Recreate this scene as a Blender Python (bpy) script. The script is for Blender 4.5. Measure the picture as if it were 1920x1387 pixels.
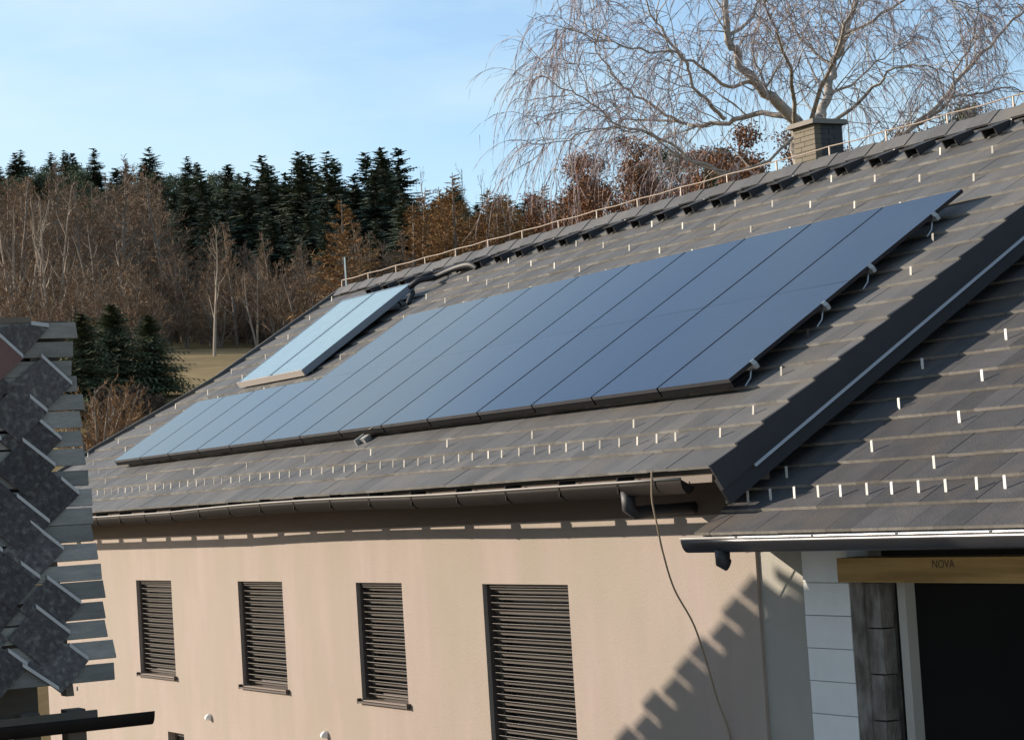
import bpy, math, random
import numpy as np
from mathutils import Vector, Matrix, Euler
random.seed(7); rng = np.random.default_rng(7)
for o in list(bpy.data.objects): bpy.data.objects.remove(o, do_unlink=True)
scene = bpy.context.scene
COL = scene.collection
rad = math.radians

# ------------------------------------------------------------------ camera, sky, sun, exposure
FPX, YAW, PIT, ROL = 4158.0, rad(60.859), rad(3.198), rad(-3.573)
CAM = Vector((14.269, -9.650, -0.096))
fw = Vector((-math.sin(YAW)*math.cos(PIT), math.cos(YAW)*math.cos(PIT), math.sin(PIT)))
r0 = Vector((math.cos(YAW), math.sin(YAW), 0)); u0 = r0.cross(fw)
rr = r0*math.cos(ROL) + u0*math.sin(ROL); uu = u0*math.cos(ROL) - r0*math.sin(ROL)
cd = bpy.data.cameras.new('camera'); cam = bpy.data.objects.new('camera', cd); COL.objects.link(cam)
cd.sensor_width = 36; cd.lens = FPX/1920*36; cd.clip_start = .1; cd.clip_end = 6000
cam.matrix_world = Matrix(((rr.x, uu.x, -fw.x, CAM.x), (rr.y, uu.y, -fw.y, CAM.y), (rr.z, uu.z, -fw.z, CAM.z), (0, 0, 0, 1)))
scene.camera = cam

SUN = Vector((-1.12, -1.0, .52)).normalized()
SUN_EL = math.asin(SUN.z); SUN_ROT = math.atan2(SUN.x, SUN.y)
world = bpy.data.worlds.new('World'); scene.world = world; world.use_nodes = True
nt = world.node_tree; nt.nodes.clear()
N = nt.nodes.new; L = nt.links.new
out = N('ShaderNodeOutputWorld'); bg = N('ShaderNodeBackground'); bg.inputs['Strength'].default_value = .116
sky = N('ShaderNodeTexSky'); sky.sky_type = 'NISHITA'; sky.sun_disc = False
sky.sun_elevation = SUN_EL; sky.sun_rotation = SUN_ROT; sky.altitude = 400; sky.air_density = 1.0; sky.dust_density = .6; sky.ozone_density = 2.2
# thin high cloud veil, soft streaks all round the sky
tc = N('ShaderNodeTexCoord'); mp = N('ShaderNodeMapping'); mp.inputs['Scale'].default_value = (1.5, 1.5, 6.0); mp.inputs['Rotation'].default_value = (.12, .22, .4)
n1 = N('ShaderNodeTexNoise'); n1.inputs['Scale'].default_value = 1.7; n1.inputs['Detail'].default_value = 6; n1.inputs['Roughness'].default_value = .55
cr = N('ShaderNodeValToRGB'); cr.color_ramp.elements[0].position = .46; cr.color_ramp.elements[1].position = .68
cr.color_ramp.elements[0].color = (.06, .06, .06, 1); cr.color_ramp.elements[1].color = (.85, .85, .85, 1)
mx = N('ShaderNodeMix'); mx.data_type = 'RGBA'; mx.inputs['B'].default_value = (3.5, 4.4, 4.65, 1)
L(tc.outputs['Generated'], mp.inputs['Vector']); L(mp.outputs['Vector'], n1.inputs['Vector']); L(n1.outputs['Fac'], cr.inputs['Fac'])
L(cr.outputs['Color'], mx.inputs['Factor']); L(sky.outputs['Color'], mx.inputs['A']); L(mx.outputs['Result'], bg.inputs['Color']); L(bg.outputs['Background'], out.inputs['Surface'])
sl = bpy.data.lights.new('sun', 'SUN'); sl.energy = 4.7; sl.angle = rad(.5); sl.color = (1.0, .88, .73)
so = bpy.data.objects.new('sun', sl); COL.objects.link(so); so.rotation_euler = SUN.to_track_quat('Z', 'Y').to_euler(); so.location = (-30, -30, 30)
scene.view_settings.view_transform = 'Standard'; scene.view_settings.look = 'None'
scene.view_settings.exposure = 0.85; scene.view_settings.gamma = 1

# ------------------------------------------------------------------ materials
def mat(name, col, rough=.7, var=.15, scale=6.0, bump=0.0, bscale=60.0, metal=0.0, spec=.5, rnd=0.0, col2=None, stretch=(1, 1, 1), c2pos=(.45, .65), detail=5, coat=0, det2=None):
    """principled material with noise colour variation, optional second colour patches, per-piece variation and bump"""
    m = bpy.data.materials.new(name); m.use_nodes = True
    t = m.node_tree; b = t.nodes['Principled BSDF']; n = t.nodes.new; l = t.links.new
    b.inputs['Roughness'].default_value = rough; b.inputs['Metallic'].default_value = metal; b.inputs['Specular IOR Level'].default_value = spec
    if coat: b.inputs['Coat Weight'].default_value = coat
    tc = n('ShaderNodeTexCoord'); mp = n('ShaderNodeMapping'); mp.inputs['Scale'].default_value = stretch
    geo = n('ShaderNodeNewGeometry')
    l(geo.outputs['Position'], mp.inputs['Vector'])
    nz = n('ShaderNodeTexNoise'); nz.inputs['Scale'].default_value = scale; nz.inputs['Detail'].default_value = detail; nz.inputs['Roughness'].default_value = .6
    l(mp.outputs['Vector'], nz.inputs['Vector'])
    c = n('ShaderNodeMix'); c.data_type = 'RGBA'
    c.inputs['A'].default_value = tuple(x*(1-var) for x in col)+(1,); c.inputs['B'].default_value = tuple(min(1, x*(1+var)) for x in col)+(1,)
    l(nz.outputs['Fac'], c.inputs['Factor'])
    cur = c.outputs['Result']
    if col2 is not None:
        n2 = n('ShaderNodeTexNoise'); n2.inputs['Scale'].default_value = det2 or scale*.35; n2.inputs['Detail'].default_value = 6
        l(mp.outputs['Vector'], n2.inputs['Vector'])
        rp = n('ShaderNodeMapRange'); rp.inputs['From Min'].default_value = c2pos[0]; rp.inputs['From Max'].default_value = c2pos[1]
        l(n2.outputs['Fac'], rp.inputs['Value'])
        c2 = n('ShaderNodeMix'); c2.data_type = 'RGBA'; c2.inputs['B'].default_value = tuple(col2)+(1,)
        l(rp.outputs['Result'], c2.inputs['Factor']); l(cur, c2.inputs['A']); cur = c2.outputs['Result']
    if rnd:
        oi = n('ShaderNodeObjectInfo'); ad = n('ShaderNodeMath'); ad.operation = 'ADD'; fr = n('ShaderNodeMath'); fr.operation = 'FRACT'
        l(oi.outputs['Random'], ad.inputs[0]); l(geo.outputs['Random Per Island'], ad.inputs[1]); l(ad.outputs[0], fr.inputs[0])
        mr = n('ShaderNodeMapRange'); mr.inputs['To Min'].default_value = 1-rnd; mr.inputs['To Max'].default_value = 1+rnd; l(fr.outputs[0], mr.inputs['Value'])
        hs = n('ShaderNodeHueSaturation'); l(mr.outputs['Result'], hs.inputs['Value']); l(cur, hs.inputs['Color']); cur = hs.outputs['Color']
    l(cur, b.inputs['Base Color'])
    if bump:
        nb = n('ShaderNodeTexNoise'); nb.inputs['Scale'].default_value = bscale; nb.inputs['Detail'].default_value = 3
        l(mp.outputs['Vector'], nb.inputs['Vector'])
        bp = n('ShaderNodeBump'); bp.inputs['Strength'].default_value = bump; bp.inputs['Distance'].default_value = .01
        l(nb.outputs['Fac'], bp.inputs['Height']); l(bp.outputs['Normal'], b.inputs['Normal'])
    return m
M = {}
M['plaster'] = mat('beige_plaster', (.324, .266, .234),   .92, .14, 3.2, .6, 110, spec=.12, col2=(.292, .250, .205), det2=1.1, stretch=(1.4, 1, .35), detail=8, c2pos=(.36, .7))
M['plaster_raw'] = mat('grey_render', (.33, .31, .27), .9, .1, 2.5, .4, 90, spec=.2, col2=(.28, .265, .235))
M['block'] = mat('white_block', (.62, .62, .60), .9, .08, 5, .4, 120, spec=.2, rnd=.05)
M['mortar'] = mat('mortar', (.34, .34, .33), .95, .15, 9)
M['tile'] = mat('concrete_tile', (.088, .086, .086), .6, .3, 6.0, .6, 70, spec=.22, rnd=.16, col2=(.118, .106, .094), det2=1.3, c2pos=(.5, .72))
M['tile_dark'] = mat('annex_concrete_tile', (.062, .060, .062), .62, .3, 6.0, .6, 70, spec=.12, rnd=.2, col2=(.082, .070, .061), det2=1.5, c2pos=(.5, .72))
M['tile_edge'] = mat('tile_worn_edge', (.205, .195, .18), .8, .6, 5, .3, 120, spec=.1, rnd=.2)
M['tile_dark_edge'] = mat('annex_tile_worn_edge', (.19, .175, .155), .8, .45, 14, .3, 120, spec=.1, rnd=.25)
M['vent'] = mat('vent_shade_black', (.022, .021, .022), .6, .3, 8)  # black all over, standing in for the hood's shaded side and shadow
M['gap_shade'] = mat('gap_shade_black', (.004, .004, .005), .8, .2, 8, spec=.1)
M['verge'] = mat('verge_shade_dark', (.022, .022, .025), .55, .2, 5, .2, 100)  # darkened: the shade on the gable side is put into the colour
M['deck'] = mat('underlay', (.06, .055, .05), .9)
M['wood_dark'] = mat('dark_stained_wood', (.085, .058, .042), .7, .25, 6, .2, 60, stretch=(.3, 1, 3))
M['gutter'] = mat('gutter_brown', (.013, .0105, .0095), .6, .4, 6, metal=.0, spec=.06)
M['gutter_black'] = mat('gutter_anthracite', (.05, .05, .055), .3, .15, 6, metal=.6)
M['zinc'] = mat('bright_zinc', (.62, .60, .57), .33, .1, 8, metal=.85)
M['zinc_dull'] = mat('dull_zinc', (.34, .35, .37), .45, .12, 8, metal=.7)
M['guard'] = mat('snow_guard_zinc', (.15, .142, .125), .55, .3, 30, metal=.2, rnd=.6)
M['guard_white'] = mat('snow_guard_bright', (.54, .52, .48), .5, .2, 30, metal=.1, rnd=.2)
M['alu'] = mat('aluminium', (.36, .36, .35), .45, .08, 10, metal=.6)
M['blackframe'] = mat('black_anodised', (.010, .012, .018), .12, .1, 8, metal=.0, spec=.5)
M['slat'] = mat('blind_slat', (.25, .225, .20), .45, .08, 4, metal=.25, rnd=.06)
M['frame_brown'] = mat('window_frame_brown', (.06, .043, .036), .5, .15, 6)
M['glass_dark'] = mat('window_glass', (.012, .013, .015), .06, .1, 3, spec=.6)
M['white'] = mat('white_plastic', (.82, .80, .77), .4, .05, 6)
M['cable'] = mat('cable_sheath', (.23, .175, .11), .6, .1, 8)
M['beam'] = mat('yellow_glulam', (.34, .215, .085), .75, .3, 5, .3, 60, stretch=(.4, 3, 6), col2=(.22, .135, .05), spec=.12)
M['text'] = mat('stamp_ink', (.055, .036, .02), .8)
M['oldwood'] = mat('weathered_jamb', (.19, .175, .155), .9, .45, 12, 1.0, 40, stretch=(2, 2, .9), col2=(.085, .072, .06), c2pos=(.42, .66), det2=4, detail=9, spec=.1)
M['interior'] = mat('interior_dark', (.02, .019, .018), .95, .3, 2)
M['chim_shade'] = mat('chimney_shade_side', (.016, .015, .018), .6, .3, 8, .3, 60, rnd=.3)
M['chim_brick'] = mat('chimney_cladding', (.125, .10, .066), .8, .2, 8, .3, 60, rnd=.12)
M['chim_cap'] = mat('chimney_cap', (.16, .135, .11), .8, .15, 6)
M['wire'] = mat('copper_wire', (.26, .20, .15), .5, .2, 10, metal=.2)
M['black'] = mat('black_rubber', (.014, .014, .016), .6, .1, 6)
M['collector_frame'] = mat('collector_frame', (.16, .21, .25), .35, .08, 4, metal=.3)
M['collector_side'] = mat('collector_casing', (.20, .22, .25), .4, .08, 4, metal=.5)
M['copperpipe'] = mat('collector_bottom', (.42, .37, .33), .4, .1, 4, metal=.3)
# solar glass: dark cells under smooth glass
def solar_mat(name, col, rough, coatr):
    m = bpy.data.materials.new(name); m.use_nodes = True; t = m.node_tree; b = t.nodes['Principled BSDF']; n = t.nodes.new; l = t.links.new
    tc = n('ShaderNodeTexCoord'); br = n('ShaderNodeTexBrick'); br.offset = 0; br.squash = 1
    mp = n('ShaderNodeMapping'); l(tc.outputs['Object'], mp.inputs['Vector'])
    l(mp.outputs['Vector'], br.inputs['Vector'])
    br.inputs['Scale'].default_value = 1; br.inputs['Brick Width'].default_value = .185; br.inputs['Row Height'].default_value = .093
    br.inputs['Mortar Size'].default_value = .0016
    br.inputs['Color1'].default_value = tuple(col)+(1,); br.inputs['Color2'].default_value = tuple(x*1.12 for x in col)+(1,); br.inputs['Mortar'].default_value = tuple(x*1.9+.004 for x in col)+(1,)
    oi = n('ShaderNodeObjectInfo'); mr = n('ShaderNodeMapRange'); mr.inputs['To Min'].default_value = .85; mr.inputs['To Max'].default_value = 1.15; l(oi.outputs['Random'], mr.inputs['Value'])
    hs = n('ShaderNodeHueSaturation'); l(mr.outputs['Result'], hs.inputs['Value']); l(br.outputs['Color'], hs.inputs['Color']); l(hs.outputs['Color'], b.inputs['Base Color'])
    b.inputs['Roughness'].default_value = rough; b.inputs['IOR'].default_value = 1.62
    ng = n('ShaderNodeTexNoise'); ng.inputs['Scale'].default_value = 1.3; gp = n('ShaderNodeNewGeometry'); l(gp.outputs['Position'], ng.inputs['Vector'])
    m2 = n('ShaderNodeMapRange'); m2.inputs['To Min'].default_value = rough*.8; m2.inputs['To Max'].default_value = rough*1.3; l(ng.outputs['Fac'], m2.inputs['Value']); l(m2.outputs['Result'], b.inputs['Roughness'])
    return m
M['pv'] = solar_mat('solar_cells', (.013, .019, .036), .12, .1)
M['thermal'] = solar_mat('thermal_absorber', (.17, .25, .30), .1, .05)
M['slate'] = mat('old_slate', (.056, .052, .053), .9, .75, 35, 1.0, 50, rnd=.35, col2=(.15, .145, .13), c2pos=(.5, .85), det2=26, detail=10, spec=.12)
M['slate_edge'] = mat('slate_cut_edge_lit', (.30, .30, .30), .7, .15, 20)
M['board'] = mat('weathered_board', (.175, .168, .152), .85, .45, 9, .9, 50, rnd=.32, stretch=(3, .5, 3))
M['board_brown'] = mat('brown_board', (.10, .08, .062), .85, .25, 5, .5, 50, rnd=.1, stretch=(3, .5, 3))
M['redtile'] = mat('red_tile_piece', (.10, .05, .045), .8, .3, 12)
M['tarp'] = mat('beige_tarpaulin', (.52, .43, .31), .8, .12, 3)

# ------------------------------------------------------------------ mesh helpers
class MB:
    def __init__(s): s.v = []; s.f = []
    def quad(s, a, b, c, d):
        i = len(s.v); s.v += [tuple(a), tuple(b), tuple(c), tuple(d)]; s.f.append((i, i+1, i+2, i+3)); return s
    def hexa(s, p):   # 8 points: bottom 4 ccw, top 4 ccw
        i = len(s.v); s.v += [tuple(q) for q in p]
        for f in ((0, 3, 2, 1), (4, 5, 6, 7), (0, 1, 5, 4), (1, 2, 6, 5), (2, 3, 7, 6), (3, 0, 4, 7)): s.f.append(tuple(i+k for k in f))
        return s
    def box(s, x0, x1, y0, y1, z0, z1):
        return s.hexa([(x0, y0, z0), (x1, y0, z0), (x1, y1, z0), (x0, y1, z0), (x0, y0, z1), (x1, y0, z1), (x1, y1, z1), (x0, y1, z1)])
    def prism(s, prof, x0, x1, axis='x'):   # closed profile extruded along x (prof = (y,z)) or y (prof = (x,z))
        n = len(prof); i = len(s.v)
        for X in (x0, x1):
            for a, b in prof: s.v.append((X, a, b) if axis == 'x' else (a, X, b))
        for k in range(n): s.f.append((i+k, i+(k+1) % n, i+n+(k+1) % n, i+n+k))
        s.f.append(tuple(i+k for k in range(n))[::-1]); s.f.append(tuple(i+n+k for k in range(n)))
        return s
    def tube(s, pts, rads, n=5, cap=True):
        pts = [Vector(p) for p in pts]; i0 = len(s.v); k = len(pts)
        if not hasattr(rads, '__len__'): rads = [rads]*k
        up = None
        for j, p in enumerate(pts):
            d = (pts[min(j+1, k-1)]-pts[max(j-1, 0)])
            if d.length < 1e-9: d = Vector((0, 0, 1))
            d.normalize()
            if up is None: up = d.orthogonal().normalized()
            up = (up-d*up.dot(d))
            up = up.normalized() if up.length > 1e-6 else d.orthogonal().normalized()
            w = d.cross(up)
            for q in range(n):
                a = 2*math.pi*q/n; s.v.append(tuple(p+(up*math.cos(a)+w*math.sin(a))*rads[j]))
        for j in range(k-1):
            for q in range(n):
                a = i0+j*n+q; b = i0+j*n+(q+1) % n; s.f.append((a, b, b+n, a+n))
        if cap and n > 2: s.f.append(tuple(i0+q for q in range(n))[::-1]); s.f.append(tuple(i0+(k-1)*n+q for q in range(n)))
        return s
    def mesh(s, name, m, smooth=False):
        me = bpy.data.meshes.new(name); me.from_pydata(s.v, [], s.f); me.materials.append(m)
        if smooth: me.polygons.foreach_set('use_smooth', [True]*len(me.polygons))
        me.update(); return me
WM = {}
def put(name, me, parent=None, mw=None):
    """link a mesh object; mw = its world matrix; parent keeps it in place"""
    o = bpy.data.objects.new(name, me); COL.objects.link(o)
    mw = mw or Matrix.Identity(4); WM[o] = mw
    if parent is not None:
        o.parent = parent; o.matrix_basis = WM[parent].inverted() @ mw
    else: o.matrix_basis = mw
    return o
def part(name, mb, m, parent, smooth=False, kind=None):
    o = put(name, mb.mesh(name, M[m] if isinstance(m, str) else m, smooth), parent)
    if kind: o['kind'] = kind
    return o
def tag(o, label, cat, group=None):
    o['label'] = label; o['category'] = cat
    if group: o['group'] = group
    return o
def thing(name, label, cat, loc, group=None, mw=None):
    o = bpy.data.objects.new(name, None); COL.objects.link(o); o.empty_display_size = .2
    o.matrix_basis = mw or Matrix.Translation(loc); WM[o] = o.matrix_basis.copy()
    return tag(o, label, cat, group)
def struct(name, mb, m):
    o = put(name, mb.mesh(name, m)); o['kind'] = 'structure'; return o

# ------------------------------------------------------------------ ground: flat round the houses, then a long hillside
GZ = -5.2
TD = Vector((-.873, .488)); RD = Vector((.488, .873))      # up the hill / across it
KT = [-2000, 34, 40, 50, 60, 80, 95, 120, 160, 220, 300, 500, 900, 3000]
KZ = [GZ, GZ, -3.4, .6, 2.9, 5.4, 6.9, 10.6, 17.8, 29.0, 36, 42, 46, 46]
def hill(t, v):
    t = np.asarray(t, float); v = np.asarray(v, float)
    z = np.interp(t, KT, KZ)
    z = z-.165*np.clip(v+46, -60, 130)*np.clip((t-100)/100, 0, 1)
    return z+.35*np.sin(v*.13+t*.05)*np.clip((t-45)/40, 0, 1)
def tv(x, y): return (x-CAM.x)*TD.x+(y-CAM.y)*TD.y, (x-CAM.x)*RD.x+(y-CAM.y)*RD.y
def at(t, v):
    x = CAM.x+TD.x*t+RD.x*v; y = CAM.y+TD.y*t+RD.y*v
    return Vector((x, y, float(hill(t, v))))
ts = np.unique(np.concatenate([np.linspace(-1500, -40, 14), np.linspace(-40, 300, 137), np.linspace(300, 2500, 20)]))
vs = np.unique(np.concatenate([np.linspace(-1800, -140, 14), np.linspace(-140, 140, 113), np.linspace(140, 1800, 14)]))
Tg, Vg = np.meshgrid(ts, vs, indexing='ij'); Zg = hill(Tg, Vg)
Xg = CAM.x+TD.x*Tg+RD.x*Vg; Yg = CAM.y+TD.y*Tg+RD.y*Vg
g = MB(); g.v = [tuple(q) for q in np.stack([Xg, Yg, Zg], -1).reshape(-1, 3)]
nv = len(vs)
for i in range(len(ts)-1):
    for j in range(nv-1): a = i*nv+j; g.f.append((a, a+1, a+nv+1, a+nv))
mg = mat('hill_ground', (.23, .165, .075), .95, .5, 1.6, 1.0, 6, spec=.1, col2=(.12, .085, .042), det2=.12, c2pos=(.42, .62))
grd = struct('ground', g, mg)
for p in grd.data.polygons: p.use_smooth = True

yd = MB(); yy_ = np.linspace(-60, 30, 10)
for i in range(9):
    for j in range(9):
        X0, X1, Y0, Y1 = -17+6*i, -11+6*i, -40+6*j, -34+6*j
        yd.quad((X0, Y0, GZ+.02), (X1, Y0, GZ+.02), (X1, Y1, GZ+.02), (X0, Y1, GZ+.02))
struct('bounce_yard', yd, mat('pale_bounce_ground', (.56, .52, .47), .95, .2, 2, .6, 20, spec=.1))  # unseen pale ground, added to bounce light onto the shaded wall

# ------------------------------------------------------------------ roofs
PA = rad(31.44); CA, SA = math.cos(PA), math.sin(PA)
def rp(x, s, n, base=(0, 0)): return Vector((x, base[0]+s*CA-n*SA, base[1]+s*SA+n*CA))
def rmat(x, s, n, base=(0, 0)): return Matrix.Translation(rp(x, s, n, base)) @ Matrix.Rotation(PA, 4, 'X')
TW, TR, TT = .297, .31, .026       # tile width, row, thickness
def tile_pts(x0, x1, d=0.0):
    y1 = .355; f = lambda y: .036-TT/TR*y+d
    return [(x0, 0, f(0)-TT), (x1, 0, f(0)-TT), (x1, y1, f(y1)-TT), (x0, y1, f(y1)-TT), (x0, .0, f(0)), (x1, .0, f(0)), (x1, y1, f(y1)), (x0, y1, f(y1))]
tile_me = {}
def edge_faces(me, m):
    me.materials.append(M[m+'_edge']); me.polygons.foreach_set('material_index', [1 if i % 6 == 2 else 0 for i in range(len(me.polygons))]); me.update(); return me
def tile_mesh(w, m):
    k = (round(w, 2), m)
    if k not in tile_me: tile_me[k] = edge_faces(MB().hexa(tile_pts(0, k[0]-.005)).mesh('tile', M[m]), m)
    return tile_me[k]
def lay_tiles(parent, base, rows, xl, xr, m, hidden, nmax=290):
    cand = []
    for k in range(rows):
        s = k*TR; off = (TW/2 if k % 2 else 0); x0 = xl(s+.15); x = xr-off
        edges = [xr]
        while x > x0+.06:
            if x < edges[-1]-.03: edges.append(x)
            x -= TW
        edges.append(x0)
        for i in range(len(edges)-1):
            b, a = edges[i], edges[i+1]
            if b-a < .03: continue
            c = rp((a+b)/2, s, 0, base)
            cand.append(((c-CAM).length+(100 if hidden((a+b)/2, s) else 0), a, b, s))
    cand.sort()
    f = MB()
    for i, (d, a, b, s) in enumerate(cand):
        jit = random.uniform(-.0015, .0025); yaw = random.uniform(-.004, .004)
        if i < nmax:
            mw = rmat(a+.0025, s, jit, base) @ Matrix.Rotation(yaw, 4, 'Z')
            put('tile', tile_mesh(b-a, m), parent, mw)
        else:
            f.hexa([rp(a+.0025+x, s+y, z+jit, base) for x, y, z in tile_pts(0, b-a-.005)])
    if f.v: edge_faces(part('tile_field', f, m, parent, kind='stuff').data, m)

# --- main house -----------------------------------------------------
HX0, HX1, WY = -19.4, -.33, .6
SR = 6.40                          # slope length eave -> ridge
RY, RZ = SR*CA, SR*SA
house = thing('house', 'long beige rendered house with grey tiled roof carrying the solar array', 'house', (-9, 5.4, GZ))
def xleft(s): return float(np.interp(s, [0, 1.9, 3.3, 3.8, 9], [-20.0, -19.6, -18.6, -18.3, -18.3]))
def facade(mb, x0, x1, z0, z1, holes, y, depth):
    xs = sorted({x0, x1, *[h[0] for h in holes], *[h[1] for h in holes]}); zs = sorted({z0, z1, *[h[2] for h in holes], *[h[3] for h in holes]})
    for i in range(len(xs)-1):
        for j in range(len(zs)-1):
            cx, cz = (xs[i]+xs[i+1])/2, (zs[j]+zs[j+1])/2
            if any(h[0] < cx < h[1] and h[2] < cz < h[3] for h in holes): continue
            mb.quad((xs[i], y, zs[j]), (xs[i+1], y, zs[j]), (xs[i+1], y, zs[j+1]), (xs[i], y, zs[j+1]))
    for a, b, c, d in holes:
        Y = y+depth
        mb.quad((a, y, c), (a, Y, c), (a, Y, d), (a, y, d)); mb.quad((b, Y, c), (b, y, c), (b, y, d), (b, Y, d))
        mb.quad((a, Y, d), (b, Y, d), (b, y, d), (a, y, d)); mb.quad((a, y, c), (b, y, c), (b, Y, c), (a, Y, c))
WINS = [(-15.106, -13.72, -2.231, -.952), (-11.372, -9.98, -2.231, -.952), (-7.923, -6.78, -2.231, -.952), (-4.984, -3.321, -3.35, -.952)]
SMALL = (-14.15, -13.54, -3.5, -2.96)
w = MB(); facade(w, HX0, HX1, GZ-.3, .22, WINS+[SMALL], WY, .3)
BY = 2*RY-WY
und = lambda y: (y*math.tan(PA) if y < RY else (2*RY-y)*math.tan(PA))-.16
gp = [(WY, GZ-.3), (BY, GZ-.3), (BY, und(BY)), (RY, und(RY)), (WY, .22)]
for X in (HX0, HX1):
    i = len(w.v); w.v += [(X, a, b) for a, b in gp]; w.f.append(tuple(range(i, i+5)) if X == HX1 else tuple(range(i, i+5))[::-1])
w.quad((HX1, BY, GZ-.3), (HX0, BY, GZ-.3), (HX0, BY, und(BY)), (HX1, BY, und(BY)))
part('wall', w, 'plaster', house)

for wi, (a, b, c, d) in enumerate(WINS):
    win = part('window', MB().box(a+.002, b-.002, WY+.17, WY+.22, c+.002, c+.07).box(a+.002, b-.002, WY+.17, WY+.22, d-.07, d-.002)
               .box(a+.002, a+.07, WY+.17, WY+.22, c+.071, d-.071).box(b-.07, b-.002, WY+.17, WY+.22, c+.071, d-.071), 'frame_brown', house)
    part('pane', MB().box(a+.071, b-.071, WY+.185, WY+.2, c+.071, d-.071), 'glass_dark', win)
    for X in (a+.004, b-.036): part('guide_rail', MB().box(X, X+.032, WY+.045, WY+.13, c+.03, d-.01), 'frame_brown', win)
    part('blind_box', MB().box(a+.038, b-.038, WY+.05, WY+.13, d-.03, d-.004), 'frame_brown', win)
    # slats: curved, tilted
    prof = []
    for q in range(5):
        u = -.038+.076*q/4; prof.append((u, .010*(1-(u/.038)**2)))
    prof += [(u, z-.003) for u, z in prof[::-1]]
    tilt = rad(-36); ct, st = math.cos(tilt), math.sin(tilt)
    prof = [(u*ct-z*st, -(u*st+z*ct)*-1) for u, z in prof]
    sm = MB().prism(prof, 0, b-a-.078).mesh('slat', M['slat'])
    nsl = int(round((d-c-.06)/.068))
    for k in range(nsl):
        z = d-.07-k*.068
        if z < c+.05: break
        mw = Matrix.Translation((a+.039, WY+.088, z+random.uniform(-.002, .002))) @ Matrix.Rotation(random.uniform(-.03, .03), 4, 'X')
        put('slat', sm, win, mw)
    sill = MB().hexa([(a-.03, WY-.045, c-.03), (b+.03, WY-.045, c-.03), (b+.03, WY+.17, c-.006), (a-.03, WY+.17, c-.006), (a-.03, WY-.045, c-.012), (b+.03, WY-.045, c-.012), (b+.03, WY+.17, c+.012), (a-.03, WY+.17, c+.012)])
    sill.box(b+.031, b+.045, WY-.048, WY-.001, c-.035, c+.02).box(a-.045, a-.031, WY-.048, WY-.001, c-.035, c+.02)
    part('sill', sill, 'frame_brown', win)
a, b, c, d = SMALL
sw = part('window', MB().box(a, b, WY+.1, WY+.15, c, c+.06).box(a, b, WY+.1, WY+.15, d-.06, d).box(a, a+.06, WY+.1, WY+.15, c+.061, d-.061).box(b-.06, b, WY+.1, WY+.15, c+.061, d-.061), 'frame_brown', house)
sw['label'] = 'small dark cellar window low in the beige wall'
part('pane', MB().box(a+.061, b-.061, WY+.115, WY+.13, c+.061, d-.061), 'glass_dark', sw)
# small white wall lights
for X, Z in ((-12.54, -2.68), (-8.93, -2.67)):
    lm = MB(); lm.tube([(X, WY+.005, Z), (X, WY-.03, Z), (X, WY-.05, Z-.005), (X, WY-.075, Z-.01)], [.045, .045, .038, .02], 10)
    part('wall_light', lm, 'white', house, True)

# roof deck with eaves
roof = MB()
def deck(x0, x1):
    roof.hexa([rp(x0, .05, -.10), rp(x1, .05, -.10), rp(x1, SR, -.10), rp(x0, SR, -.10), rp(x0, .05, -.006), rp(x1, .05, -.006), rp(x1, SR, -.006), rp(x0, SR, -.006)])
deck(-18.25, -.02)
bk = lambda x, s, n: Vector((x, 2*RY-rp(x, s, n).y, rp(x, s, n).z))
roof.hexa([bk(-18.25, 0, -.10), bk(-18.25, SR-.001, -.10), bk(-.02, SR-.001, -.10), bk(-.02, 0, -.10), bk(-18.25, 0, .03), bk(-18.25, SR-.001, .03), bk(-.02, SR-.001, .03), bk(-.02, 0, .03)])
for k in range(13):                # the flared lower left corner
    s0, s1 = k*.3+.05, k*.3+.35
    if xleft(s1) > -18.3: break
    roof.hexa([rp(xleft(s0)+.03, s0, -.10), rp(-18.255, s0, -.10), rp(-18.255, s1, -.10), rp(xleft(s1)+.03, s1, -.10), rp(xleft(s0)+.03, s0, -.006), rp(-18.255, s0, -.006), rp(-18.255, s1, -.006), rp(xleft(s1)+.03, s1, -.006)])
roof = part('roof', roof, 'deck', house)
PX0, PW, PS0, PH = -16.59, 1.1195, 1.135, 1.555; PN = .145
def under_panels(x, s):
    return (PX0+.2 < x < PX0+14*PW-.2) and (PS0+.1 < s < PS0+(PH if x < PX0+4*PW else 2*PH)-.3)
lay_tiles(roof, (0, 0), 20, xleft, 0.0, 'tile', under_panels)
# last narrow course under the ridge
# verge flaps on the right gable, one per course (stepped outline)
for k in range(20):
    s = k*TR
    fl = MB().hexa([(.002, 0, -.189), (.024, 0, -.189), (.024, .3095, -.189), (.002, .3095, -.189), (.002, 0, .034), (.024, 0, .034), (.024, .3095, .012), (.002, .3095, .012)])
    put('verge_flap', fl.mesh('verge_flap', M['verge']), roof, rmat(0, s, 0))
part('barge_board', MB().hexa([rp(-.03, .0, -.33), rp(.0, .0, -.33), rp(.0, SR, -.33), rp(-.03, SR, -.33), rp(-.03, .0, -.101), rp(.0, .0, -.101), rp(.0, SR, -.101), rp(-.03, SR, -.101)]), 'verge', roof)
part('verge_strip', MB().hexa([rp(.003, .35, -.214), rp(.034, .35, -.214), rp(.034, SR, -.214), rp(.003, SR, -.214), rp(.003, .35, -.19), rp(.03, .35, -.19), rp(.03, SR, -.19), rp(.003, SR, -.19)]), 'zinc_dull', roof)
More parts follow.
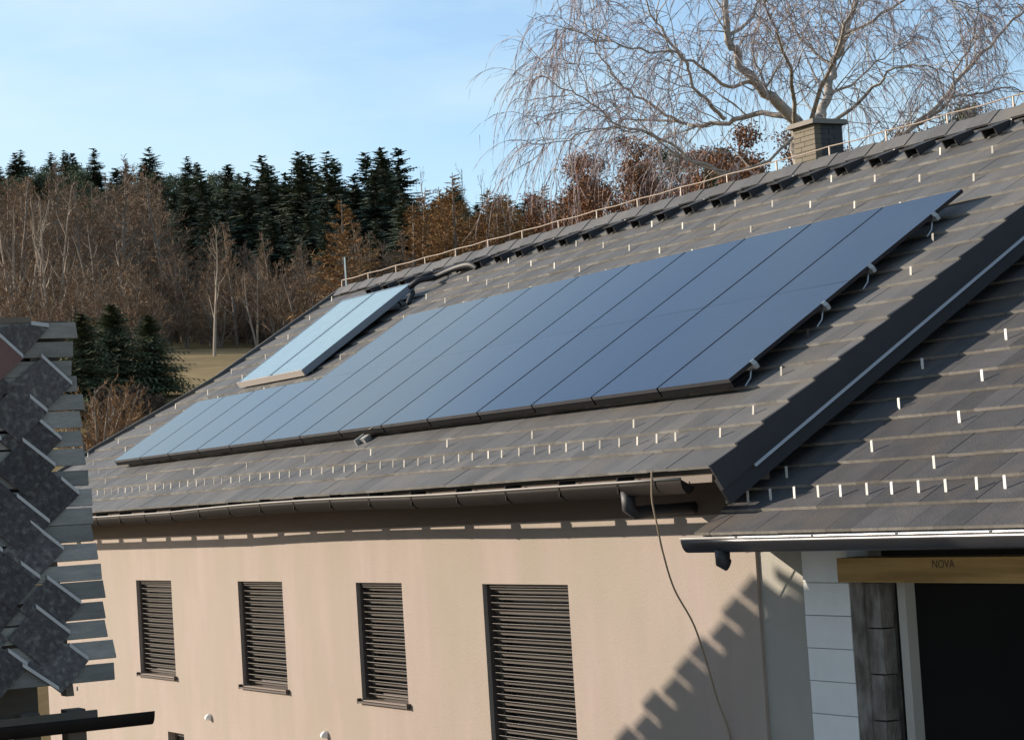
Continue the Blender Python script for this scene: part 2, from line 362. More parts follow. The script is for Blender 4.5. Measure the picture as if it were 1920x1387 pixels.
# left verge: narrow trim following the edge
lv = MB(); ss = [0, .6, 1.2, 1.9, 2.4, 2.9, 3.3, 3.8, 5, SR]
for s0, s1 in zip(ss[:-1], ss[1:]):
    x0, x1 = xleft(s0), xleft(s1)
    lv.hexa([rp(x0-.05, s0, -.12), rp(x0-.002, s0, -.12), rp(x1-.002, s1, -.12), rp(x1-.05, s1, -.12), rp(x0-.05, s0, .075), rp(x0-.002, s0, .075), rp(x1-.002, s1, .075), rp(x1-.05, s1, .075)])
part('left_verge_trim', lv, 'tile', roof)
# ridge tiles
prof = []
for q, (u, v) in enumerate([(-.20, -.115), (-.115, -.035), (-.04, .03), (.04, .03), (.115, -.035), (.20, -.115), (.18, -.13), (0, .0), (-.18, -.13)]): prof.append((RY+u, RZ+.045+v))
rme = MB().prism(prof, 0, .345).mesh('ridge_tile', M['tile'])
x = -18.32; k = 0
while x < -.1:
    put('ridge_tile', rme, roof, Matrix.Translation((x, 0, .012 if k % 2 else 0)) @ Matrix.Identity(4)); x += .33; k += 1
# snow guards: bent strip standing on the tile
def guard_mesh():
    g = MB(); wd = .016; sv, cv = math.sin(PA), math.cos(PA)
    def up(y, h, dy=0): return (y+sv*h+dy, cv*h)
    hgt = .088
    y0, z0 = up(.0, -.004); y1, z1 = up(.0, hgt); t = .006
    g.hexa([(-wd, y0, z0), (wd, y0, z0), (wd, y0+t, z0), (-wd, y0+t, z0), (-wd, y1, z1), (wd, y1, z1), (wd, y1+t, z1), (-wd, y1+t, z1)])
    return g.mesh('snow_guard', M['guard']), g.mesh('snow_guard', M['guard_white'])
gme, gme_w = guard_mesh()
def guard(x, idx, parent, base=(0, 0)):
    s = idx*TR+.13
    mw = rmat(x+random.uniform(-.012, .012), s+random.uniform(-.01, .01), .033-TT/TR*.13, base) @ Matrix.Rotation(random.uniform(-.06, .06), 4, 'Z')
    put('snow_guard', gme if base == (0, 0) else gme_w, parent, mw @ Matrix.Diagonal((.85, 1, .85 if base == (0, 0) else 1.05, 1)))
x = -1.01
guard(-.38, 1, roof)
while x > -19.4: guard(x, 1, roof); x -= TW
for idx in range(2, 20):
    x = (-.28-.155*(idx-2)) if idx % 2 == 0 else (-1.3-.155*(idx-3))
    x = ((x+.2) % 1.78)-1.78-.2+.0
    while x > xleft(idx*TR)+.2:
        if x < -.15 and not (PX0 < x < PX0+14*PW and PS0-.25 < idx*TR+.1 < PS0+(PH if x < PX0+4*PW else 2*PH)) and not (-16.3 < x < -13.4 and 2.9 < idx*TR < 5.3): guard(x, idx, roof)
        x -= 1.78
# ventilation tiles below the ridge: a raised hood with an open dark mouth
vm = MB(); HV = .10
vm.hexa([(-.10, 0, .0), (-.085, 0, .0), (-.085, .26, .0), (-.10, .26, .0), (-.10, 0, HV), (-.085, 0, HV), (-.085, .26, .03), (-.10, .26, .03)])
vm.hexa([(.085, 0, .0), (.10, 0, .0), (.10, .26, .0), (.085, .26, .0), (.085, 0, HV), (.10, 0, HV), (.10, .26, .03), (.085, .26, .03)])
vm.hexa([(-.105, -.02, HV+.0005), (.105, -.02, HV+.0005), (.105, .27, .031), (-.105, .27, .031), (-.105, -.02, HV+.012), (.105, -.02, HV+.012), (.105, .27, .043), (-.105, .27, .043)])
vme = vm.mesh('vent_tile', M['vent']); mouth = MB().quad((-.084, .012, .001), (.084, .012, .001), (.084, .012, .072), (-.084, .012, .072)).mesh('vent_mouth', M['black'])
for k in range(27):
    x = -.92-.588*k
    v = put('vent_tile', vme, roof, rmat(x, 19*TR-.06, .028))
# gutter with brackets, soffit and frieze
def gz(x): return -.060+.034*max(0, 1-((x+8.2)/3.4)**2)
def gutter_mesh(x0, x1, zf, y_lip, depth, wid, m, name, parent, seg=24):
    o = MB(); th = .004; arc = []
    for q in range(9):
        a = math.pi*(1-.80*q/8); arc.append((math.cos(a)*wid/2, -math.sin(a)*depth))
    inner = [(u*.95, v*.96) for u, v in arc[::-1]]
    # bead on the front lip
    rowp = arc+inner; n = len(rowp); base = len(o.v)
    for j in range(seg+1):
        x = x0+(x1-x0)*j/seg; z = zf(x)
        for u, v in rowp: o.v.append((x, y_lip+wid/2+u, z+v))
    for j in range(seg):
        for q in range(n): A = base+j*n+q; B = base+j*n+(q+1) % n; o.f.append((A, B, B+n, A+n))
    o.f.append(tuple(base+q for q in range(n))); o.f.append(tuple(base+seg*n+q for q in range(n))[::-1])
    for x in (x0, x1):
        i_ = len(o.v); o.v += [(x, y_lip+wid/2+u, zf(x)+v) for u, v in arc]; o.f.append(tuple(range(i_, i_+len(arc))))
    ob = part(name, o, m, parent, True)
    bead = MB(); bead.tube([(x0+(x1-x0)*j/seg, y_lip-.002, zf(x0+(x1-x0)*j/seg)+.004) for j in range(seg+1)], .011, 8)
    return ob, bead
gut, bead = gutter_mesh(-19.9, -.22, gz, -.135, .118, .14, 'gutter', 'gutter', house)
M['bead'] = mat('gutter_bead', (.15, .135, .12), .55, .15, 8, metal=.2); part('bead', bead, 'bead', gut, True)
for k in range(20):
    x = -1.16-.95*k; z = gz(x)
    b = MB(); b.box(x-.008, x+.008, -.134, .03, z-.085, z+.045)
    arcp = [(-.065+math.cos(math.pi*(1-q/8))*.075, z-math.sin(math.pi*(1-q/8))*.123) for q in range(9)]
    for (u0_, v0_), (u1_, v1_) in zip(arcp[:-1], arcp[1:]):
        b.hexa([(x-.014, u0_, v0_), (x+.014, u0_, v0_), (x+.014, u1_, v1_), (x-.014, u1_, v1_), (x-.014, u0_*.97+.0, v0_+.003), (x+.014, u0_*.97, v0_+.003), (x+.014, u1_*.97, v1_+.003), (x-.014, u1_*.97, v1_+.003)])
    part('gutter_bracket', b, 'gutter', gut)
part('soffit', MB().prism([(.05, -.098), (.60, -.104), (.60, .2), (.56, .2), (.055, -.04)], -19.9, -.06), 'wood_dark', house)
part('frieze_board', MB().box(HX0, HX1+.02, WY-.022, WY-.001, -.365, -.105), 'wood_dark', house)
dp = MB(); dp.tube([(-1.12, -.065, -.13), (-1.12, -.06, -.27), (-1.12, .0, -.31), (-1.12, .16, -.30), (-1.12, .5, -.30), (-1.12, .60, -.30)], [.06, .06, .056, .05, .05, .05], 12)
part('downpipe_elbow', dp, 'black', house, True)
# chimney
cx1, cx0, cy0, cy1, cb, ctp = -5.93, -6.33, 5.75, 6.15, 2.9, 3.90
ch = part('chimney', MB().box(cx0+.012, cx1-.012, cy0+.012, cy1-.012, cb, ctp), 'mortar', house)
for k in range(14):
    z0 = cb+.2+k*.0575
    if z0+.05 > ctp: break
    dx = .07 if k % 2 else 0
    for lo, hi in ((cx0, cx0+.2-dx), (cx0+.207-dx, cx1)):
        part('brick', MB().box(lo, hi, cy0, cy0+.09, z0, z0+.05), 'chim_brick', ch)
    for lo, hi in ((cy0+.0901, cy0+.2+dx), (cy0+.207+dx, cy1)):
        part('shade_panel', MB().box(cx1-.09, cx1, lo, hi, z0, z0+.055), 'chim_shade', ch)  # near-black panels paint the shade on the chimney's unlit side
part('cap', MB().hexa([(cx0-.06, cy0-.06, ctp+.002), (cx1+.06, cy0-.06, ctp+.002), (cx1+.06, cy1+.06, ctp+.002), (cx0-.06, cy1+.06, ctp+.002), (cx0-.04, cy0-.04, ctp+.06), (cx1+.04, cy0-.04, ctp+.06), (cx1+.04, cy1+.04, ctp+.06), (cx0-.04, cy1+.04, ctp+.06)]), 'chim_cap', ch)
# lightning conductor along the ridge, with holders and a rod at the far gable
wp = []
for k in range(38):
    x = -18.3+k*.5; wp.append((x, RY, RZ+.19-(.012 if k % 2 else 0)))
lc = part('lightning_conductor', MB().tube(wp, .0075, 5), 'wire', house)
for k in range(0, 38, 2): part('holder', MB().box(wp[k][0]-.008, wp[k][0]+.008, RY-.008, RY+.008, RZ+.07, RZ+.185), 'wire', lc)
part('rod', MB().tube([(-18.15, RY, RZ+.08), (-18.15, RY, RZ+.55)], .012, 6), 'zinc', lc)
# hanging cable
def smoothline(p, n=6):
    P = np.array(p, float); o = []
    for i in range(len(P)-1):
        p0, p1, p2, p3 = P[max(i-1, 0)], P[i], P[i+1], P[min(i+2, len(P)-1)]
        for k in range(n):
            t = k/n; o.append(.5*((2*p1)+(-p0+p2)*t+(2*p0-5*p1+4*p2-p3)*t*t+(-p0+3*p1-3*p2+p3)*t**3))
    o.append(P[-1]); return o
# the cable leaves the gutter and hangs in front of the wall
cb_ = [(-.60, -.150, .02), (-.61, -.152, -.08), (-.63, -.145, -.22), (-.65, -.10, -.42), (-.74, .0, -.66), (-.80, .12, -.94), (-.80, .28, -1.23), (-.86, .42, -1.55), (-.89, .52, -1.86), (-.82, .58, -2.20), (-.76, .585, -2.8), (-.74, .585, -5.2)]
tag(part('cable', MB().tube(smoothline(cb_), .008, 5), 'cable', None, True), 'thin brown cable hanging from the gutter down the beige wall', 'cable')

# --- solar panels ------------------------------------------------------
pw, ph = PW-.026, PH-.0008
fm = MB()
fm.box(0, pw, 0, .003, 0, .0342).box(0, pw, ph-.003, ph, 0, .0342).box(0, .012, .0031, ph-.0031, 0, .0345).box(pw-.012, pw, .0031, ph-.0031, 0, .0345)
skm = MB().box(0, pw, .004, .010, -.055, -.001).mesh('gap_shade_strip', M['gap_shade']); fme = fm.mesh('frame', M['blackframe']); glm = MB().box(.0121, pw-.0121, .0031, ph-.0031, .012, .0340).mesh('glass', M['pv'])  # black strip added in place of the shade under the panels
for row in (0, 1):
    for i in range(14):
        if row and i < 4: continue
        s = PS0+row*PH; x = PX0+i*PW+.013
        ordn = ['first', 'second', 'third', 'fourth', 'fifth', 'sixth', 'seventh', 'eighth', 'ninth', 'tenth', 'eleventh', 'twelfth', 'thirteenth', 'fourteenth'][13-i]
        lab = 'dark solar panel in the %s row, %s from the annex end' % ('upper' if row else 'lower', ordn); grp = 'upper row solar panels' if row else 'lower row solar panels'
        t = thing('solar_panel', lab, 'solar panel', None, grp, mw=rmat(x, s+.0008, PN+random.uniform(-.0003, .0003)) @ Matrix.Rotation(random.uniform(-.0006, .0006), 4, 'Y'))
        put('frame', fme, t, WM[t]); put('glass', glm, t, WM[t])
        if row == 0: put('gap_shade_strip', skm, t, WM[t])
for k, (s, x0) in enumerate(((1.42, PX0-.05), (2.34, PX0-.05), (2.95, PX0+4*PW-.05), (3.83, PX0+4*PW-.05))):
    lab = ['lowest aluminium mounting rail under the solar panels', 'second aluminium rail up under the lower row of solar panels', 'third aluminium rail up, under the upper row of solar panels', 'topmost aluminium mounting rail under the solar panels'][k]
    xe = PX0+14*PW+.022
    z0, z1 = PN-.042, PN-.002
    rl = tag(put('mounting_rail', MB().hexa([rp(x0, s-.02, z0), rp(xe, s-.02, z0), rp(xe, s+.02, z0), rp(x0, s+.02, z0), rp(x0, s-.02, z1), rp(xe, s-.02, z1), rp(xe, s+.02, z1), rp(x0, s+.02, z1)]).mesh('mounting_rail', M['alu'])), lab, 'rail')
    part('end_clamp', MB().hexa([rp(xe-.045, s-.022, z1+.001), rp(xe-.005, s-.022, z1+.001), rp(xe-.005, s+.022, z1+.001), rp(xe-.045, s+.022, z1+.001), rp(xe-.045, s-.022, PN+.034), rp(xe-.03, s-.022, PN+.034), rp(xe-.03, s+.022, PN+.034), rp(xe-.045, s+.022, PN+.034)]), 'alu', rl)
    x = xe-.07
    while x > x0:
        h = MB(); h.tube([rp(x, s-.015, z0+.01), rp(x+.015, s-.05, z0-.005), rp(x+.02, s-.09, .06), rp(x+.02, s-.17, .036)], .008, 5)
        part('roof_hook', h, 'zinc_dull', rl); x -= 1.3
# visible bracket below the array
bx_, bs_ = -8.2, 1.06
bk_ = MB(); bk_.hexa([rp(bx_, bs_-.06, .02), rp(bx_+.03, bs_-.06, .02), rp(bx_+.03, bs_+.12, .02), rp(bx_, bs_+.12, .02), rp(bx_, bs_-.06, .1), rp(bx_+.03, bs_-.06, .1), rp(bx_+.03, bs_+.12, .1), rp(bx_, bs_+.12, .1)])
bk_.hexa([rp(bx_+.031, bs_-.01, .02), rp(bx_+.16, bs_-.01, .02), rp(bx_+.16, bs_+.08, .02), rp(bx_+.031, bs_+.08, .02), rp(bx_+.031, bs_-.01, .085), rp(bx_+.16, bs_-.01, .085), rp(bx_+.16, bs_+.08, .085), rp(bx_+.031, bs_+.08, .085)])
tag(part('junction_bracket', bk_, 'alu', None), 'small metal bracket sticking out below the lower edge of the solar array', 'bracket')

# --- thermal collectors -------------------------------------------------
tiltc = rad(2.6)
for i in (0, 1):
    mw = rmat(-16.05+i*1.19, 3.19, .05) @ Matrix.Rotation(tiltc, 4, 'X')
    t = thing('thermal_collector', ['flat solar water heater at the end of the pair beside the far gable edge', 'flat solar water heater of the pair beside the solar panels, pipe at its top corner'][i], 'solar collector', None, 'thermal collectors', mw=mw)
    cw, chh = 1.17, 2.12
    def loc(mb, nm, m): put(nm, mb.mesh(nm, M[m]), t, mw)
    loc(MB().box(0, cw, 0, chh, 0, .085), 'casing', 'collector_side')
    loc(MB().box(.03, cw-.03, .03, chh-.03, .0852, .094), 'glass', 'thermal')
    loc(MB().box(0, .0295, 0, chh, .0853, .098).box(cw-.0295, cw, 0, chh, .0853, .098).box(.0296, cw-.0296, chh-.0295, chh, .0853, .098), 'frame', 'collector_frame')
    loc(MB().box(-.01, cw+.004, -.016, -.002, .01, .099), 'bottom_edge', 'copperpipe')
    for X in (.15, cw-.2):
        for Y in (.15, chh-.25): loc(MB().box(X, X+.05, Y, Y+.05, -.05-(Y*.045), -.001), 'foot', 'alu')
hp = [rp(-13.72, 5.25, .2), rp(-13.6, 5.38, .22), rp(-13.55, 5.52, .16), rp(-13.62, 5.62, .12), rp(-13.45, 5.72, .12), rp(-13.2, 5.80, .12), rp(-12.9, 5.84, .1), rp(-12.75, 5.84, .02)]
ho = tag(part('insulated_pipe', MB().tube(smoothline(hp), .045, 8), 'black', None, True), 'black insulated pipe looping from the thermal collector into the roof', 'pipe')
part('branch', MB().tube(smoothline([rp(-13.9, 5.3, .2), rp(-13.7, 5.25, .12), rp(-13.55, 5.1, .1), rp(-13.5, 5.0, .06)]), .035, 8), 'black', ho, True)

# --- annex on the right: lower tiled roof, open front ------------------------
AB = (.035, -.517)
annex = thing('annex', 'lower garage annex with dark tiled roof, bare block pier and open dark front', 'annex', (2.5, 4.5, GZ))
ar = part('roof', MB().hexa([rp(-.30, .05, -.10, AB), rp(5.2, .05, -.10, AB), rp(5.2, 6.6, -.10, AB), rp(-.30, 6.6, -.10, AB), rp(-.30, .05, -.006, AB), rp(5.2, .05, -.006, AB), rp(5.2, 6.6, -.006, AB), rp(-.30, 6.6, -.006, AB)]), 'deck', annex)
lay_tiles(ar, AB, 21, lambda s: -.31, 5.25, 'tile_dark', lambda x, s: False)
x = .515
for k in range(-3, 15): guard(.515+k*TW, 1, ar, AB)
for idx in range(2, 20):
    x = (1.86-.155*(idx-2)) if idx % 2 == 0 else (.84-.155*(idx-3))
    x = (x % 1.78)
    while x < 5.1: guard(x, idx, ar, AB); x += 1.78
agut, abead = gutter_mesh(-.33, 5.2, lambda x: AB[1]-.012, -.10, .11, .13, 'gutter_black', 'gutter', annex, 6)
part('bead', abead, 'zinc', agut, True)
part('drip_edge', MB().hexa([(-.1, -.0, AB[1]-.022), (5.2, -.0, AB[1]-.022), (5.2, .05, AB[1]-.004), (-.1, .05, AB[1]-.004), (-.1, -.0, AB[1]-.019), (5.2, -.0, AB[1]-.019), (5.2, .05, AB[1]+.0), (-.1, .05, AB[1]+.0)]), 'zinc_dull', agut)
part('outlet', MB().tube([(.15, -.04, AB[1]-.10), (.15, -.04, AB[1]-.20), (.16, .0, AB[1]-.22)], [.06, .06, .05], 10), 'black', agut, True)
for k in range(6):
    x = .45+.95*k
    part('gutter_bracket', MB().box(x-.014, x+.014, -.118, .02, AB[1]-.006, AB[1]+.0), 'gutter_black', agut)
part('soffit', MB().prism([(.06, AB[1]-.10), (.62, AB[1]-.10), (.62, AB[1]+.2), (.58, AB[1]+.2), (.065, AB[1]-.06)], -.3, 5.2), 'wood_dark', annex)
part('wall', MB().box(HX1+.002, .288, WY+.03, WY+.35, GZ-.3, AB[1]-.101), 'plaster_raw', annex)
pier = part('block_pier', MB().box(.30, .85, WY+.01, WY+.33, GZ-.3, AB[1]-.101), 'mortar', annex)
z = AB[1]-.40; first = True
while z > GZ:
    part('block', MB().box(.292, .858, WY-.004+random.uniform(-.003, .003), WY+.2, z+.006, z+.249 if not first else AB[1]-.103), 'block', pier); z -= .25; first = False
jb = part('door_jamb', MB().box(.862, 1.02, WY-.0, WY+.3, GZ, AB[1]-.385), 'oldwood', annex)
zj = AB[1]-.40
for k in range(14):
    part('rough_board', MB().box(1.021, 1.19+random.uniform(-.03, .015), WY+.015+random.uniform(-.01, .01), WY+.14, zj-.34*(k+1)+.012, zj-.34*k), 'oldwood', jb)
part('door_post', MB().box(1.36, 1.45, WY+.05, WY+.14, GZ, AB[1]-.385), 'plaster_raw', annex)
bm_ = part('beam', MB().box(.885, 5.2, WY-.12, WY+.10, AB[1]-.384, AB[1]-.205), 'beam', annex)
# stamped lettering on the beam
fc = bpy.data.curves.new('beam_stamp', 'FONT'); fc.body = 'NOVA'; fc.size = .085; fc.extrude = .0005
ft = bpy.data.objects.new('stamp_tmp', fc); COL.objects.link(ft)
dg = bpy.context.evaluated_depsgraph_get(); tm = bpy.data.meshes.new_from_object(ft.evaluated_get(dg)); bpy.data.objects.remove(ft)
tm.materials.clear(); tm.materials.append(M['text']); tm.name = 'stamp'
put('stamp', tm, bm_, Matrix.Translation((1.98, WY-.122, AB[1]-.28)) @ Matrix.Rotation(rad(90), 4, 'X'))
# the room behind the opening and the annex back
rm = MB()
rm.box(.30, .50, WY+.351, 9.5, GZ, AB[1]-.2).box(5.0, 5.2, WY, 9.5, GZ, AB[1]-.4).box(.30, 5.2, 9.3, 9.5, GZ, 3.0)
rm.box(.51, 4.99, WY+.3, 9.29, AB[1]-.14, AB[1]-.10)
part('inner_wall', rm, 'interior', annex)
part('rear_roof', MB().hexa([(-.3, 5.7, 2.85), (5.2, 5.7, 2.85), (5.2, 10.5, .1), (-.3, 10.5, .1), (-.3, 5.7, 2.93), (5.2, 5.7, 2.93), (5.2, 10.5, .18), (-.3, 10.5, .18)]), 'deck', annex)
for X, Z0, h_ in ((2.05, -3.4, 1.6), (2.75, -3.6, 1.2)):
    pass

# --- old slate covered shed in the left foreground -------------------------------
SY = -5.0
shed = thing('old_shed', 'half stripped old shed side with boards and mossy diamond slates', 'shed', (-.3, -8, GZ))
prof = [(.045, 1.22), (.03, .95), (.03, .72), (.075, .35), (.14, 0.0), (.22, -.30), (.30, -.62), (.37, -.90), (.45, -1.20)]
P = np.array(prof); seg = np.r_[0, np.cumsum(np.hypot(*np.diff(P, axis=0).T))]
def shp(l, off=0):
    x = np.interp(l, seg, P[:, 0]); z = np.interp(l, seg, P[:, 1])
    x2 = np.interp(l+.02, seg, P[:, 0]); z2 = np.interp(l+.02, seg, P[:, 1]); x1 = np.interp(l-.02, seg, P[:, 0]); z1 = np.interp(l-.02, seg, P[:, 1])
    d = np.array([x2-x1, z2-z1]); d /= np.hypot(*d); nrm = np.array([-d[1], d[0]])   # outward (+x)
    return x+nrm[0]*off, z+nrm[1]*off, d, nrm
l = .01; k = 0
while l < seg[-1]-.09:
    hgt = .104+.012*(l/seg[-1])+random.uniform(-.006, .006)
    x0, z0, _, n0 = shp(l, 0); x1, z1, _, n1_ = shp(l+hgt, .006)
    ye = SY+random.uniform(-.03, .02)-(.035 if l < .3 else 0); dz = random.uniform(-.012, .012)
    b = MB().hexa([(x0, -8.5, z0), (x0, ye, z0+dz), (x1, ye+dz, z1+dz*.7), (x1, -8.5, z1), (x0+n0[0]*.02, -8.5, z0+n0[1]*.02), (x0+n0[0]*.02, ye, z0+dz+n0[1]*.02), (x1+n1_[0]*.02, ye+dz, z1+dz*.7+n1_[1]*.02), (x1+n1_[0]*.02, -8.5, z1+n1_[1]*.02)])
    part('board', b, 'board', shed)
    l += hgt+random.uniform(.010, .028); k += 1
# rafters carrying the boards
for yr, wd in ((SY-.30, .05), (SY-.98, .08), (SY-1.9, .08), (SY-2.8, .08)):
    for (xa, za), (xb, zb) in zip(prof[:-1], prof[1:]):
        part('rafter', MB().hexa([(xa-.12, yr-wd/2, za), (xa-.004, yr-wd/2, za), (xb-.004, yr-wd/2, zb), (xb-.12, yr-wd/2, zb), (xa-.12, yr+wd/2, za), (xa-.004, yr+wd/2, za), (xb-.004, yr+wd/2, zb), (xb-.12, yr+wd/2, zb)]), 'board_brown', shed)
# dark backing further in, back slope and body
part('back_lining', MB().box(-.16, -.13, -8.5, SY-.34, -1.5, 1.15), 'board_brown', shed)
part('rear_slope', MB().hexa([(-1.2, -8.5, .2), (-1.2, SY-.05, .2), (.02, SY-.05, 1.2), (.02, -8.5, 1.2), (-1.2, -8.5, .24), (-1.2, SY-.05, .24), (.02, SY-.05, 1.235), (.02, -8.5, 1.235)]), 'board_brown', shed)
part('body', MB().box(-1.1, -.16, -8.4, SY-.36, GZ, .15), 'board_brown', shed)
# diamond slates
DW, DH = .40, .37        # diagonal width (along y) and height
sl_n = 0
for rrow in range(0, 15):
    lc_ = .04+rrow*DH/2
    for cidx in range(0, 9):
        yc = SY-.39-cidx*DW-(DW/2 if rrow % 2 else 0)+[-.02,.0,.12,.14,.02,.16,.1,.08,-.05,-.03,.02,.12,.02,.0,.12][rrow]
        if yc < -8.2: continue
        ragged = {0: .5, 1: .22, 2: .12, 3: .0, 4: .0, 5: .0, 6: .0, 7: .0, 8: .05, 9: .25, 10: .25, 11: .1, 12: .1, 13: .22, 14: .1}[rrow]
        rot = random.uniform(-.05, .05)
        pts = []
        for du, dl in ((0, -DH/2*.98), (DW/2*1.02, 0), (0, DH/2*1.04), (-DW/2*1.02, 0)):
            du2 = du*math.cos(rot)-dl*math.sin(rot); dl2 = dl*math.cos(rot)+du*math.sin(rot)
            pts.append((yc+du2, lc_+dl2))
        tiltj = random.uniform(0, .006)
        lo, hi = [], []
        for q, (yy, ll) in enumerate(pts):
            ll = min(max(ll, .0), seg[-1]+.02)
            offb = .024+(.010 if q == 2 else .004)+tiltj+(.006 if rrow % 2 else 0)
            xx, zz, _, _ = shp(ll, offb); lo.append((xx, yy, zz)); xx, zz, _, _ = shp(ll, offb+.010); hi.append((xx, yy, zz))
        m = 'slate' if not (rrow == 1 and cidx == 0) else 'redtile'
        s_ob = part('slate', MB().hexa([lo[0], lo[1], lo[2], lo[3], hi[0], hi[1], hi[2], hi[3]]), m, shed)
        if cidx == 0 or (cidx == 1 and rrow % 2 == 0 and rrow in (4, 8, 12)):   # pale upper edge strip: fresh cut, plus caught light put into its colour
            A, B = Vector(hi[0]), Vector(hi[1]); up_ = Vector((.004, 0, .028))
            if rrow % 3 == 0: A = A.lerp(B, .45)
            part('edge_strip', MB().hexa([A+Vector((-.03, 0, .002)), B+Vector((-.03, 0, .002)), B+Vector((.004, 0, .002)), A+Vector((.004, 0, .002)), A+up_+Vector((-.03, 0, 0)), B+up_+Vector((-.03, 0, 0)), B+up_, A+up_]), 'slate_edge', s_ob)
# ridge board, gutter, posts and window below
part('ridge_board', MB().box(-.06, .07, -8.5, SY-.32, 1.2205, 1.26), 'board_brown', shed)
sg, sb = gutter_mesh(-8.5, SY+.2, lambda x: -1.335, -.07, .09, .14, 'gutter', 'gutter', shed, 4)
# rotate the gutter so that it runs along y
for ob in (sg,):
    me = ob.data
    for v in me.vertices: v.co = Vector((.53+v.co.y*-1, v.co.x, v.co.z))
    me.flip_normals()
part('fascia', MB().box(.33, .36, -8.5, SY-.1, -1.42, -1.31), 'board_brown', shed)
for yy in (SY-.22, SY-.52, SY-1.02, SY-1.9): part('post', MB().box(.16, .30, yy-.06, yy+.06, GZ, -1.30), 'board_brown', shed)
wf = part('window', MB().box(.13, .18, SY-.93, SY-.60, -2.1, -2.04).box(.13, .18, SY-.93, SY-.60, -1.50, -1.44).box(.13, .18, SY-.93, SY-.87, -2.039, -1.501).box(.13, .18, SY-.66, SY-.60, -2.039, -1.501), 'white', shed)
part('pane', MB().box(.14, .15, SY-.869, SY-.661, -2.039, -1.501), 'glass_dark', wf)
part('side_wall', MB().box(-.12, .12, -8.4, SY-.55, GZ, -1.42), 'board_brown', shed)
# beige sheet lying over timber at the foot of the wall
tp = MB(); nx, ny = 10, 10
for i in range(nx+1):
    for j in range(ny+1):
        u, v = i/nx, j/ny; tp.v.append((.7+u*1.5-.3*v, SY-.9+v*1.25, -1.80+.12*math.sin(math.pi*v)*1-.25*u*u-.12*v+.015*math.sin(9*u+5*v)))
for i in range(nx):
    for j in range(ny): a = i*(ny+1)+j; tp.f.append((a, a+1, a+ny+2, a+ny+1))
tpo = thing('timber_stack', 'stack of timber under a beige sheet beside the old shed', 'timber', (1.3, SY-.3, GZ))
sh = part('sheet', tp, 'tarp', tpo, True); sm_ = sh.modifiers.new('thick', 'SOLIDIFY'); sm_.thickness = .02
part('timber', MB().box(.75, 1.9, SY-.85, SY+.2, GZ, -2.25), 'board_brown', tpo)

# --- neighbouring house beyond the left edge: its open boarded verge shades the wall ---
NY = -5.5
nb = thing('neighbour_house', 'neighbouring old house with open boarded roof edge', 'house', (-8, -9, GZ))
dsh = .6-NY
kx, kz = SUN.x/SUN.y, SUN.z/-SUN.y          # shadow shift per metre of depth
WXs, WZs, MS = -.12, -.74, .62            # line of the shadow on the wall
ex, ez = WXs-kx*dsh, WZs+kz*dsh
topz = 2.40; flatz = 2.24; xt = ex+(topz-ez)/MS
xw = xt-6.2; zw = topz-MS*6.2
part('wall', MB().prism([(xw+.5, GZ), (-3.4, GZ), (-3.4, flatz-.12), (xt+.45, flatz-.12), (xt, topz-.12), (xw+.5, zw+.5*MS-.12)], NY-6, NY-.13, axis='y'), 'plaster_raw', nb)
part('flat_roof', MB().hexa([(xt+.01, NY-6, topz-.1), (xt+.45, NY-6, flatz-.1), (xt+.45, NY, flatz-.1), (xt+.01, NY, topz-.1), (xt+.01, NY-6, topz), (xt+.45, NY-6, flatz), (xt+.45, NY, flatz), (xt+.01, NY, topz)]).box(xt+.4501, -3.2, NY-6, NY, flatz-.1, flatz), 'deck', nb)
sn = Vector((-MS, 0, 1)).normalized(); sd = Vector((1, 0, MS)).normalized()
Ls = math.hypot(xt-xw, topz-zw); l = 0
while l < Ls-.26:
    wd = .262
    A = Vector((xw, 0, zw))+sd*l; B = A+sd*wd
    ye = NY+random.uniform(-.05, .07)
    part('board', MB().hexa([(A.x, NY-6, A.z), (B.x, NY-6, B.z), (B.x, ye, B.z), (A.x, ye, A.z)]+[(Q.x-sn.x*.025, yy, Q.z-sn.z*.025) for Q, yy in ((A, NY-6), (B, NY-6), (B, ye), (A, ye))]), 'board', nb)
    l += .262+random.uniform(.035, .06)

# ------------------------------------------------------------------ trees
BARK = {
 'birch_bark': mat('birch_bark', (.33, .29, .245), .85, .3, 6, .4, 30, col2=(.11, .095, .08), c2pos=(.56, .66), det2=5, stretch=(1, 1, 2.5)),
 'birch_pale': mat('young_birch_bark', (.27, .215, .165), .85, .25, 6),
 'birch_twig': mat('birch_twig', (.30, .235, .23), .85, .25, 3, rnd=.2),
 'grey_bark': mat('grey_bark', (.17, .135, .105), .9, .3, 4),
 'twig_brown': mat('brown_twig', (.20, .125, .072), .9, .3, .5, rnd=.3),
 'twig_grey': mat('grey_twig', (.185, .128, .085), .9, .3, .5, rnd=.3),
 'larch_twig': mat('larch_twig', (.26, .14, .048), .9, .3, .6, rnd=.35),
 'rust_leaf': mat('rusty_leaf', (.185, .082, .036), .9, .35, .7, rnd=.4),
 'spruce': mat('spruce_needles', (.085, .105, .072), .85, .4, .5, rnd=.5, spec=.2),
 'pine': mat('pine_needles', (.085, .102, .056), .85, .4, .6, rnd=.5, spec=.2),
 'hedge': mat('hedge_brown', (.06, .042, .03), .9, .3, 1, rnd=.4),
 'dry_shrub': mat('dry_shrub', (.24, .13, .055), .9, .3, 1, rnd=.4),
}
